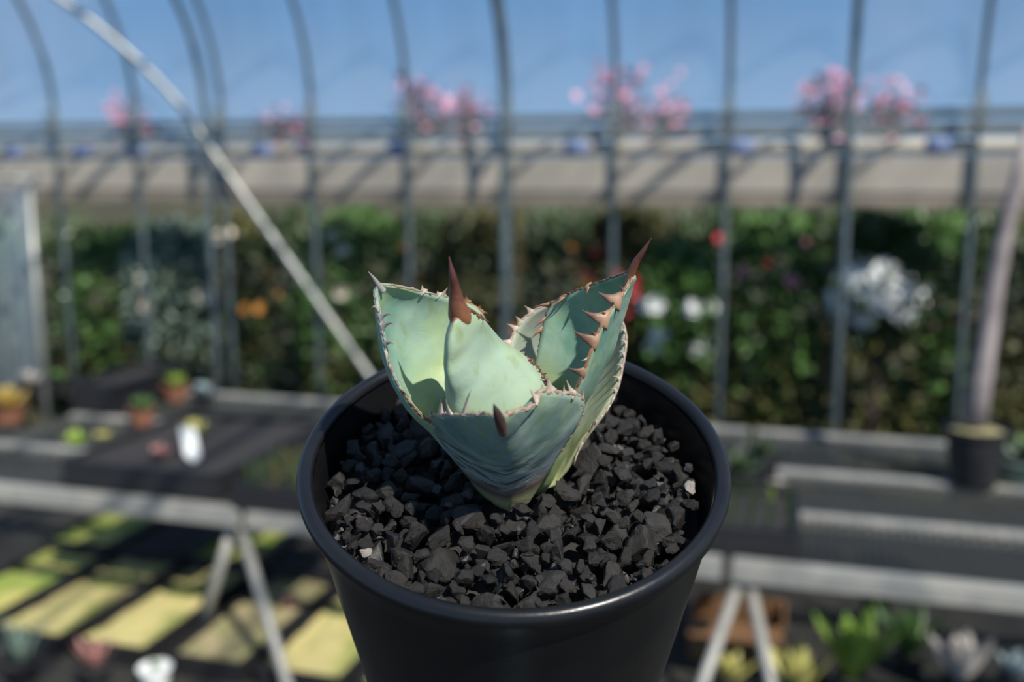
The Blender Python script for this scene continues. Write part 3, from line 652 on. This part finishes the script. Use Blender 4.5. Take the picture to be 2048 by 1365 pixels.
def horn_mat(name, c0, c1, p0=.3, p1=.75):
    m = bpy.data.materials.new(name); m.use_nodes = True; t = m.node_tree; b = t.nodes['Principled BSDF']
    at = t.nodes.new('ShaderNodeAttribute'); at.attribute_name = 't'; tcn = t.nodes.new('ShaderNodeTexCoord')
    n = t.nodes.new('ShaderNodeTexNoise'); n.inputs['Scale'].default_value = 420; n.inputs['Detail'].default_value = 4; t.links.new(tcn.outputs['Object'], n.inputs['Vector'])
    ma = t.nodes.new('ShaderNodeMath'); ma.operation = 'MULTIPLY_ADD'; ma.inputs[1].default_value = .5; t.links.new(n.outputs['Fac'], ma.inputs[0]); t.links.new(at.outputs['Fac'], ma.inputs[2])
    r = t.nodes.new('ShaderNodeValToRGB'); e = r.color_ramp.elements; e[0].position, e[1].position = p0 + .1, p1 + .25; e[0].color = (*c0, 1); e[1].color = (*c1, 1)
    t.links.new(ma.outputs[0], r.inputs[0]); t.links.new(r.outputs[0], b.inputs['Base Color']); b.inputs['Roughness'].default_value = .45
    bp_ = t.nodes.new('ShaderNodeBump'); bp_.inputs['Strength'].default_value = .4; bp_.inputs['Distance'].default_value = .0003; t.links.new(n.outputs['Fac'], bp_.inputs['Height']); t.links.new(bp_.outputs[0], b.inputs['Normal'])
    return m
M['horn_brown'] = horn_mat('horn_brown', (.36, .19, .10), (.11, .035, .022))
M['horn_tan'] = horn_mat('horn_tan', (.37, .225, .135), (.11, .05, .038), .15, .55)
M['horn_white'] = horn_mat('horn_white', (.52, .43, .34), (.33, .25, .20))
M['horn_grey'] = horn_mat('horn_grey', (.34, .31, .28), (.20, .16, .15))
M['spine_brown'] = horn_mat('spine_brown', (.30, .125, .055), (.085, .026, .018), .15, .6)
M['spine_dark'] = horn_mat('spine_dark', (.16, .085, .06), (.06, .035, .03), .1, .5)
M['margin_brown'] = horn_mat('margin_brown', (.26, .14, .08), (.10, .045, .03), .0, .6)
M['margin_white'] = horn_mat('margin_white', (.50, .40, .32), (.24, .15, .10), .1, .7)
M['margin_tan'] = horn_mat('margin_tan', (.42, .22, .11), (.20, .09, .05), .1, .7)

def set_attr(o, name, vals):
    a = o.data.attributes.new(name, 'FLOAT', 'POINT'); a.data.foreach_set('value', [float(x) for x in vals])
def agave_leaf(Lc, Mc, Rc, thick, edge, back, m, nt_=60, ns=30, power=2.0, bumps=()):
    """Lc/Mc/Rc: lists of (px,py,v); the shown face runs through them, the leaf's flesh lies towards `back`"""
    Lp, Mp, Rp = [spline([A(*c) for c in X], nt_) for X in (Lc, Mc, Rc)]
    sg = np.linspace(-1, 1, ns)
    P = np.zeros((nt_, ns, 3))
    for j, s in enumerate(sg):
        w = abs(s) ** power
        P[:, j] = Mp + (Rp - Lp) / 2 * s + ((Lp + Rp) / 2 - Mp) * w
    for (ft, fs_, rt, rs, amp) in bumps:
        pass
    du = np.gradient(P, axis=0); dv = np.gradient(P, axis=1); N = np.cross(du, dv); N /= (np.linalg.norm(N, axis=2, keepdims=True) + 1e-12)
    bk = np.array(back); 
    if (N[nt_ // 2, ns // 2] * bk).sum() < 0: N = -N
    tt = np.linspace(0, 1, nt_)
    for i in range(nt_):
        for j in range(ns):
            q = Vector(P[i, j]) ; a = noise.noise(q * 170) * .00035 + noise.noise(q * 420 + Vector((3, 1, 2))) * .00012
            P[i, j] += N[i, j] * a * (1 - abs(sg[j]) ** 4)
            for (ft, fs_, rt, rs, amp) in bumps:
                P[i, j] += N[i, j] * amp * math.exp(-((tt[i] - ft - .12 * (sg[j] - fs_) ** 2) / rt) ** 2 - ((sg[j] - fs_) / rs) ** 2)
    prof_t = np.clip(1.0 - tt ** 2.2, .12, 1)[:, None]
    th = edge + (thick - edge) * (1 - np.abs(sg)[None] ** 2.2) * prof_t
    Q = P + N * th[..., None]
    vs = [Vector(p) for p in P.reshape(-1, 3)] + [Vector(p) for p in Q.reshape(-1, 3)]
    n0 = nt_ * ns; fs = []
    for i in range(nt_ - 1):
        for j in range(ns - 1):
            a = i * ns + j; fs.append((a, a + 1, a + ns + 1, a + ns)); fs.append((n0 + a, n0 + a + ns, n0 + a + ns + 1, n0 + a + 1))
        for j in (0, ns - 1):
            a = i * ns + j; f = (a, a + ns, n0 + a + ns, n0 + a); fs.append(f if j == 0 else f[::-1])
    for j in range(ns - 1):
        for i in (0, nt_ - 1):
            a = i * ns + j; f = (a, n0 + a, n0 + a + 1, a + 1); fs.append(f if i == 0 else f[::-1])
    b = MB(); b.add(vs, fs); o = b.build('leaf', m, ag)
    bm = bmesh.new(); bm.from_mesh(o.data); bmesh.ops.recalc_face_normals(bm, faces=bm.faces); bm.to_mesh(o.data); bm.free()
    o.data.polygons.foreach_set('use_smooth', [True] * len(o.data.polygons))
    T = np.repeat(tt, ns); set_attr(o, 't', np.concatenate([T, T])); SS = np.tile(sg, nt_); set_attr(o, 's', np.concatenate([SS, SS]))
    eL = [(Vector(P[i, 0]) + Vector(Q[i, 0])) / 2 for i in range(nt_)]; eR = [(Vector(P[i, -1]) + Vector(Q[i, -1])) / 2 for i in range(nt_)]
    return o, eL, eR
def margin(leaf, pts, r, m, t0=.3, t1=1.0, seed=0):
    n = len(pts); pts = pts[int(n * t0):max(int(n * t1), 2)]
    pts = [Vector(p) for p in spline(pts, 110)]
    rr = [r * (.75 + .75 * abs(noise.noise(Vector((i * .23, seed, 1))))) * min(1, (i + 1) / 10) for i in range(len(pts))]
    pts = [p + Vector((noise.noise(Vector((i * .31, seed, 5))), noise.noise(Vector((i * .31, seed, 9))), noise.noise(Vector((i * .31, seed, 15))))) * r * .9 for i, p in enumerate(pts)]
    o = MB().tube(pts, rr, 7).build('margin', m, leaf); set_attr(o, 't', np.repeat([.5 + .5 * noise.noise(Vector((i * .15, seed, 3))) for i in range(len(pts))], 7))
    return o
def pix(p):
    q = p - EYE; z = q.dot(FWD); return 1024 + F * q.x / z, 682.5 - F * q.dot(UP) / z
def tooth(leaf, edge, bx, by, tx, ty, dv=0, m='horn_tan', wpx=14, bend=.25, flat=.6, name='tooth'):
    """horn whose foot sits on the margin nearest to pixel (bx,by) and whose tip is at pixel (tx,ty)"""
    best = min(range(len(edge)), key=lambda i: (pix(edge[i])[0] - bx) ** 2 + (pix(edge[i])[1] - by) ** 2)
    p0 = edge[best]; tg = (edge[min(best + 2, len(edge) - 1)] - edge[max(best - 2, 0)]).normalized()
    v0 = (p0 - AX).dot(PV) * 1000
    fx, fy = pix(p0); p2 = A(fx + (tx - bx), fy + (ty - by), v0 + dv)
    ln = (p2 - p0).length; side = (tg - (p2 - p0).normalized() * tg.dot((p2 - p0).normalized()))
    p1 = p0.lerp(p2, .5) + tg * bend * ln
    k = 9; pts = []; rr = []; r0 = wpx / 7100 * .62
    p00 = p0 - (p2 - p0) * .12
    for i in range(k):
        u = i / (k - 1); pts.append(p00 * (1 - u) ** 2 + p1 * 2 * u * (1 - u) + p2 * u * u); rr.append(r0 * (.85 * (1 - u) ** 1.2 + 1.5 * max(0, .42 - u) ** 1.5) + .00004)
    # horns are widest along the margin
    b = MB(); T = [(pts[min(i + 1, k - 1)] - pts[max(i - 1, 0)]).normalized() for i in range(k)]; n = 8; vs = []; fs = []
    for i in range(k):
        a = (tg - T[i] * tg.dot(T[i])); a = a.normalized() if a.length > 1e-6 else T[i].orthogonal().normalized(); c = T[i].cross(a)
        for j in range(n):
            h = 6.28318 * j / n; vs.append(pts[i] + a * math.cos(h) * rr[i] + c * math.sin(h) * flat * min(rr[i], r0 * .62 * (1 - i / (k - 1)) + .00004))
    for i in range(k - 1):
        for j in range(n): fs.append((i * n + j, i * n + (j + 1) % n, (i + 1) * n + (j + 1) % n, (i + 1) * n + j))
    fs += [tuple(reversed(range(n))), tuple(range((k - 1) * n, k * n))]
    o = b.add(vs, fs).build(name, m, leaf); set_attr(o, 't', np.repeat(np.linspace(0, 1, k), n)); return o
def spine(leaf, pts, rpx, m='spine_brown'):
    P = [A(*p) for p in pts]; X = spline([(*p, r / 7100) for p, r in zip(P, rpx)], 28)
    o = MB().tube([Vector(x[:3]) for x in X], [max(x[3], .00004) for x in X], 14).build('spine', m, leaf, label='dark needle-like spine at the leaf tip'); set_attr(o, 't', np.repeat(np.linspace(0, 1, 28), 14)); return o
away = FWD; CAMV = -FWD
# --- leaf at the back, inner face seen either side of the folded leaf
lE, eLE, eRE = agave_leaf(
    [(1035, 960, 2), (1035, 850, 8), (1030, 770, 13), (1020, 705, 18), (1032, 665, 23), (1058, 632, 27), (1100, 610, 31), (1150, 598, 34)],
    [(1065, 975, 0), (1090, 890, 14), (1120, 800, 26), (1140, 720, 34), (1148, 660, 37), (1150, 620, 36), (1150, 598, 34)],
    [(1110, 975, 0), (1140, 925, 1), (1168, 875, 3), (1205, 825, 7), (1230, 780, 12), (1243, 725, 18), (1249, 675, 24), (1236, 635, 29), (1200, 607, 33), (1150, 598, 34)],
    .004, .0010, away, 'leafE')
margin(lE, eLE, .00045, 'margin_white', .35, 1, 1); margin(lE, eRE, .0004, 'margin_white', .12, 1, 2)
for a in ((1248, 690, 1238, 682), (1249, 665, 1240, 660), (1246, 710, 1235, 700), (1241, 738, 1230, 731), (1236, 762, 1222, 755), (1228, 785, 1217, 778), (1222, 797, 1219, 808), (1212, 812, 1208, 826),
          (1199, 828, 1187, 845), (1186, 846, 1180, 838), (1176, 862, 1181, 842), (1160, 885, 1148, 908), (1146, 905, 1143, 925)):
    tooth(lE, eRE, *a, dv=-2, m='horn_white', wpx=9, bend=.2)
for a in ((1028, 690, 1008, 686), (1036, 662, 1018, 650), (1045, 648, 1036, 634), (1060, 630, 1048, 616), (1024, 712, 1012, 708)):
    tooth(lE, eLE, *a, dv=-1, m='horn_white', wpx=14, bend=.1)
# --- leaf on the left, inner face
lC, eLC, eRC = agave_leaf(
    [(1005, 985, -4), (970, 930, -6), (920, 880, -9), (850, 832, -11), (806, 778, -11), (782, 725, -9), (770, 665, -6), (760, 615, -2), (755, 590, 1), (757, 572, 3)],
    [(995, 975, -2), (935, 890, 0), (885, 815, 3), (838, 745, 7), (800, 680, 8), (775, 620, 7), (757, 572, 3)],
    [(1010, 940, 6), (1010, 850, 12), (1000, 760, 16), (986, 700, 18), (974, 655, 23), (965, 628, 24.5), (940, 609, 23.5), (900, 598, 20), (850, 588, 14.5), (800, 577, 8.5), (757, 572, 3)],
    .0045, .0011, (away + Vector((-.8, 0, -.3))), 'leafC')
margin(lC, eLC, .0004, 'margin_tan', .2, .62, 3); margin(lC, eLC, .00038, 'horn_grey', .58, 1, 6); margin(lC, eRC, .0004, 'margin_white', .3, 1, 4)
for a, m_ in (((765, 637, 790, 630), 'horn_grey'), ((768, 660, 792, 650), 'horn_grey'), ((772, 690, 790, 690), 'horn_grey'), ((760, 618, 748, 615), 'horn_grey'),
              ((773, 712, 775, 735), 'horn_white'), ((786, 742, 790, 760), 'horn_tan'), ((806, 783, 820, 795), 'horn_tan'), ((826, 806, 836, 816), 'horn_tan'), ((840, 824, 850, 836), 'horn_tan')):
    tooth(lC, eLC, *a, dv=-2, m=m_, wpx=12, bend=.3)
for a, m_ in (((843, 587, 840, 573), 'horn_white'), ((852, 590, 862, 590), 'horn_white'), ((888, 597, 898, 580), 'horn_white'), ((878, 597, 875, 588), 'horn_white'), ((932, 607, 932, 592), 'horn_brown'), ((970, 628, 985, 630), 'horn_tan'), ((962, 620, 968, 612), 'horn_brown')):
    tooth(lC, eRC, *a, dv=0, m=m_, wpx=15, bend=.2)
spine(lC, [(767, 583, 3.2), (757, 570, 3), (747, 556, 3.2), (736, 543, 3.6)], [6, 5, 3, .3], 'horn_grey')
# --- folded leaf on the right
lD, eLD, eRD = agave_leaf(
    [(1030, 960, 6), (1045, 850, 11), (1062, 765, 15), (1075, 705, 18), (1087, 650, 21), (1103, 611, 23), (1135, 592, 21), (1170, 577, 18), (1215, 562, 13), (1258, 546, 8)],
    [(1055, 985, 0), (1105, 895, 4), (1136, 812, 7), (1172, 750, 10), (1204, 695, 12), (1228, 640, 13), (1248, 590, 12), (1262, 556, 9)],
    [(1085, 975, -5), (1118, 865, -8), (1140, 800, -9), (1153, 768, -9), (1168, 730, -8), (1182, 690, -6), (1200, 648, -3), (1224, 610, 1), (1245, 580, 5), (1264, 548, 8)],
    .0040, .0011, (PU + PV * .3), 'leafD', power=1.4)
margin(lD, eLD, .00045, 'margin_brown', .45, 1, 7); margin(lD, eRD, .0005, 'margin_tan', .25, 1, 8)
for a, w_ in (((1233, 605, 1193, 586), 26), ((1240, 580, 1230, 568), 9), ((1205, 640, 1158, 621), 26), ((1205, 628, 1193, 620), 12), ((1190, 685, 1146, 664), 25), ((1188, 672, 1177, 660), 12), ((1166, 742, 1134, 733), 18), ((1176, 714, 1162, 718), 8), ((1226, 602, 1220, 596), 8)):
    tooth(lD, eRD, *a, dv=-1, m='horn_white' if a[0] == 1176 else 'horn_tan', wpx=w_, bend=-.12)
for a, w_ in (((1172, 572, 1168, 590), 14), ((1120, 592, 1100, 612), 16), ((1102, 612, 1062, 616), 14), ((1094, 640, 1074, 654), 12), ((1085, 665, 1062, 684), 12), ((1135, 588, 1126, 584), 9), ((1105, 610, 1098, 600), 9)):
    tooth(lD, eLD, *a, dv=-3, m='horn_brown', wpx=w_, bend=.25)
spine(lD, [(1252, 576, 8), (1262, 548, 8), (1272, 525, 8), (1286, 503, 8), (1303, 476, 8.5)], [7, 7.5, 7, 4.5, .3])
# --- upright leaf with the tall spine, outer face
lB, eLB, eRB = agave_leaf(
    [(975, 970, -2), (930, 890, 0), (905, 820, 3), (898, 750, 5), (899, 690, 4), (902, 650, -1), (906, 618, -6)],
    [(1005, 985, -8), (968, 905, -14), (922, 830, -17), (900, 755, -17), (898, 690, -15), (904, 650, -12.5), (911, 618, -9)],
    [(1040, 970, -5), (1085, 880, -5), (1102, 810, -3), (1092, 765, -1), (1068, 728, 1), (1040, 704, 1), (1008, 684, 0), (984, 658, -2), (966, 638, -5), (935, 618, -7.5), (914, 610, -8)],
    .0075, .0012, away, 'leafB', bumps=((.62, -.1, .05, .5, .0010), (.44, .1, .05, .5, .0008), (.78, .25, .03, .35, .0007)))
margin(lB, eRB, .0009, 'margin_brown', .3, .60, 9); margin(lB, eRB, .0008, 'margin_brown', .84, 1, 10); margin(lB, eLB, .0004, 'margin_brown', .5, 1, 11)
for a in ((968, 636, 985, 642), (958, 632, 966, 646), (1060, 714, 1052, 708), (1095, 768, 1100, 756), (1086, 752, 1096, 745), (1078, 738, 1084, 732)):
    tooth(lB, eRB, *a, dv=4, m='margin_brown', wpx=11, bend=.2)
spine(lB, [(922, 642, -8), (919, 630, -8.5), (915, 612, -9), (912, 596, -9), (909, 572, -9), (905, 550, -9), (898, 513, -8)], [19, 20, 16, 12.5, 8.5, 6, .3])
# --- short front leaf, outer face
lA, eLA, eRA = agave_leaf(
    [(990, 1012, -6), (950, 972, -7.5), (905, 915, -8.5), (875, 875, -9), (858, 850, -9.5), (868, 834, -13), (900, 833, -19), (945, 832, -25), (975, 831, -29), (1000, 840, -32)],
    [(1020, 1024, -9), (1016, 978, -14.5), (1012, 930, -21), (1008, 890, -26.5), (1004, 862, -30), (1000, 840, -32)],
    [(1056, 1010, -6), (1088, 960, -7.5), (1128, 895, -8.5), (1158, 848, -9), (1168, 812, -9), (1160, 795, -11), (1120, 787, -16), (1086, 785, -19), (1078, 793, -21), (1076, 810, -23), (1062, 817, -25), (1035, 825, -28), (1000, 840, -32)],
    .0065, .0011, away, 'leafA', power=1.45)
margin(lA, eLA, .00055, 'margin_white', .3, 1, 12); margin(lA, eRA, .0007, 'margin_white', .22, 1, 13)
for a, w_ in (((862, 835, 855, 800), 13), ((884, 820, 886, 778), 17), ((903, 825, 893, 794), 16), ((927, 828, 941, 776), 12), ((868, 840, 868, 826), 9), ((890, 826, 888, 816), 9), ((856, 850, 849, 842), 14), ((862, 862, 856, 858), 10), ((945, 832, 946, 824), 10), ((960, 832, 962, 824), 9)):
    tooth(lA, eLA, *a, dv=0, m='horn_white', wpx=w_, bend=-.15)
for a, w_ in (((1075, 795, 1060, 774), 18), ((1100, 790, 1095, 755), 18), ((1085, 790, 1084, 775), 9), ((1127, 790, 1126, 774), 8), ((1147, 795, 1133, 766), 16), ((1165, 805, 1168, 780), 12), ((1072, 806, 1062, 812), 12), ((1168, 830, 1174, 818), 8), ((1164, 850, 1171, 842), 7)):
    tooth(lA, eRA, *a, dv=0, m='horn_white', wpx=w_, bend=.15)
spine(lA, [(1006, 866, -30.5), (1001, 846, -32), (994, 826, -33), (987, 808, -33.5)], [8, 9, 6.5, .5], 'spine_dark')

# ============================================================ GRAVEL
def chip_mesh(k):
    r = random.Random(100 + k); bm = bmesh.new(); sc = Vector((r.uniform(1.05, 1.35), r.uniform(.85, 1.05), r.uniform(.62, .85)))
    for i in range(r.randint(11, 17)):
        v = Vector((r.gauss(0, 1), r.gauss(0, 1), r.gauss(0, 1))).normalized() * r.uniform(.85, 1.08); bm.verts.new((v.x * sc.x, v.y * sc.y, v.z * sc.z))
    h = bmesh.ops.convex_hull(bm, input=bm.verts)
    bmesh.ops.delete(bm, geom=list({g for g in h['geom_interior'] + h['geom_unused'] if isinstance(g, bmesh.types.BMVert)}), context='VERTS')
    bmesh.ops.bevel(bm, geom=list(bm.edges), offset=.06, segments=1, affect='EDGES', profile=.5)
    bmesh.ops.triangulate(bm, faces=bm.faces)
    bmesh.ops.subdivide_edges(bm, edges=[e for e in bm.edges if e.calc_length() > .45], cuts=1, use_grid_fill=False); bmesh.ops.triangulate(bm, faces=bm.faces)
    bmesh.ops.subdivide_edges(bm, edges=[e for e in bm.edges if e.calc_length() > .3], cuts=1, use_grid_fill=False); bmesh.ops.triangulate(bm, faces=bm.faces)
    off = Vector((k * 3.1, 0, 0))
    for v in bm.verts: v.co += v.co.normalized() * (noise.noise(v.co * 1.6 + off) * .16 + noise.noise(v.co * 4.0 + off) * .075 + noise.noise(v.co * 9 + off) * .03)
    me = bpy.data.meshes.new('gravel_chip'); bm.to_mesh(me); bm.free()
    me.polygons.foreach_set('use_smooth', [True] * len(me.polygons)); me.set_sharp_from_angle(angle=R(24)); return me
def gravel_mat(name, c0, c1, rough):
    m = bpy.data.materials.new(name); m.use_nodes = True; t = m.node_tree; b = t.nodes['Principled BSDF']; L = t.links.new
    oi = t.nodes.new('ShaderNodeObjectInfo'); tcn = t.nodes.new('ShaderNodeTexCoord')
    n = t.nodes.new('ShaderNodeTexNoise'); n.inputs['Scale'].default_value = 2.2; n.inputs['Detail'].default_value = 8; n.inputs['Roughness'].default_value = .65; L(tcn.outputs['Object'], n.inputs['Vector'])
    ad = t.nodes.new('ShaderNodeMath'); ad.operation = 'MULTIPLY_ADD'; ad.inputs[1].default_value = .5; L(oi.outputs['Random'], ad.inputs[0]); L(n.outputs['Fac'], ad.inputs[2])
    r = t.nodes.new('ShaderNodeValToRGB'); e = r.color_ramp.elements; e[0].position, e[1].position = .4, 1.0; e[0].color = (*c0, 1); e[1].color = (*c1, 1); L(ad.outputs[0], r.inputs[0])
    L(r.outputs[0], b.inputs['Base Color']); b.inputs['Roughness'].default_value = rough; b.inputs['Specular IOR Level'].default_value = .35
    bp_ = t.nodes.new('ShaderNodeBump'); bp_.inputs['Strength'].default_value = .8; bp_.inputs['Distance'].default_value = .0006; n2 = t.nodes.new('ShaderNodeTexNoise'); n2.inputs['Scale'].default_value = 5; n2.inputs['Detail'].default_value = 9; n2.inputs['Roughness'].default_value = .7
    L(tcn.outputs['Object'], n2.inputs['Vector']); L(n2.outputs['Fac'], bp_.inputs['Height']); L(bp_.outputs[0], b.inputs['Normal']); return m
M['chip'] = gravel_mat('chip', (.0085, .0084, .0085), (.030, .0278, .0255), .5)
M['chip_pale'] = gravel_mat('chip_pale', (.16, .14, .13), (.34, .31, .28), .6)
chips = [chip_mesh(k) for k in range(22)]
for c in chips: c.materials.append(M['chip'])
pale = chip_mesh(40); pale.materials.append(M['chip_pale'])
# settle spheres into the pot, in pot coordinates (u, v, w from the rim plane)
au, av = (AX - PC).dot(PU), (AX - PC).dot(PV)
RG = RT - .0069; floor_w = GW - .0095
from mathutils.bvhtree import BVHTree
lv, lf = [], []
for o in (lA, lB, lC, lD, lE):
    k0 = len(lv); lv += [FR[ag.name] @ v.co for v in o.data.vertices]; lf += [tuple(i + k0 for i in p.vertices) for p in o.data.polygons]
LEAVES = BVHTree.FromPolygons(lv, lf)
X = np.zeros((0, 3)); Rr = np.zeros(0)
for k in range(1500):
    r = float(np.clip(np.exp(rng.normal(math.log(.0031), .42)), .0011, .0066))
    best = None
    for c in range(14):
        a = rng.uniform(0, 6.283); q = math.sqrt(rng.uniform(0, 1)) * (RG - r * 1.05); u, v = q * math.cos(a), q * math.sin(a)
        if math.hypot(u - au, (v - av)) < .0072 + r * .8: continue
        w = floor_w + r * .7
        if len(X):
            d2 = (X[:, 0] - u) ** 2 + (X[:, 1] - v) ** 2; s2 = ((Rr + r) * .88) ** 2; k_ = d2 < s2
            if k_.any(): w = max(w, (X[k_, 2] + np.sqrt(s2[k_] - d2[k_])).max())
        hit = LEAVES.find_nearest(PC + PU * u + PV * v + PW * w)
        if hit[3] < r * .92: continue
        if best is None or w < best[0]: best = (w, u, v)
    if best is None or best[0] + r * .6 > GW + .0032: continue
    X = np.vstack([X, [best[1], best[2], best[0]]]); Rr = np.append(Rr, r)
WP = [PC + PU * x[0] + PV * x[1] + PW * x[2] for x in X]
sp = np.array([pix(p) for p in WP]); dep = np.array([(p - EYE).length for p in WP]); rpx = Rr / dep * F
vis = np.zeros(len(X))
for i in range(len(X)):
    hid = 0
    for (ox, oy) in ((0, 0), (-.5, 0), (.5, 0), (0, -.5), (0, .5)):
        p = sp[i] + np.array([ox, oy]) * rpx[i]; d = np.hypot(sp[:, 0] - p[0], sp[:, 1] - p[1]); hid += ((d < rpx * .9) & (dep < dep[i] - .0004)).any()
    vis[i] = rpx[i] ** 2 * (1 - hid / 5)
order = np.argsort(-vis); top = [i for i in order[:300] if vis[i] > 0]; rest = [i for i in range(len(X)) if i not in set(top)]
def chip_matrix(i):
    rot = Matrix.Rotation(rng.uniform(0, 6.283), 4, 'Z') @ Matrix.Rotation(rng.normal(0, .7), 4, 'X') @ Matrix.Rotation(rng.normal(0, .7), 4, 'Y')
    return Matrix.Translation(WP[i]) @ RXm.to_4x4() @ rot @ Matrix.Scale(Rr[i] * 1.13, 4)
def near(px, py): return min((i for i in top if rpx[i] < 17), key=lambda i: (sp[i][0] - px) ** 2 + (sp[i][1] - py) ** 2)
pales = {near(745, 1128): 'pale grey chip lying by the rolled rim of the black pot', near(1400, 968): 'whitish chip atop black gravel by the inner pot wall'}
for i in top:
    o = bpy.data.objects.new('gravel_chip', pale if i in pales else chips[int(rng.integers(22))]); C.objects.link(o); o.matrix_world = chip_matrix(i)
    tag(o, pales.get(i, 'angular black gravel chip on the surface of the potting mix'), 'gravel', None if i in pales else 'black gravel chips in the pot')
b = MB()
for i in rest:
    me = chips[int(rng.integers(22))]; mw = chip_matrix(i); b.add([mw @ v.co for v in me.vertices], [tuple(p.vertices) for p in me.polygons])
M['chip_rest'] = mat('chip_rest', (.0085, .0085, .0088), .55, noise_col=(.026, .0245, .023), nscale=500, bump=.6, bscale=1800)
tag(b.build('gravel_bed', 'chip_rest', smooth=True, sharp=24), 'bed of finer black gravel filling between the larger chips', 'gravel', kind='stuff')
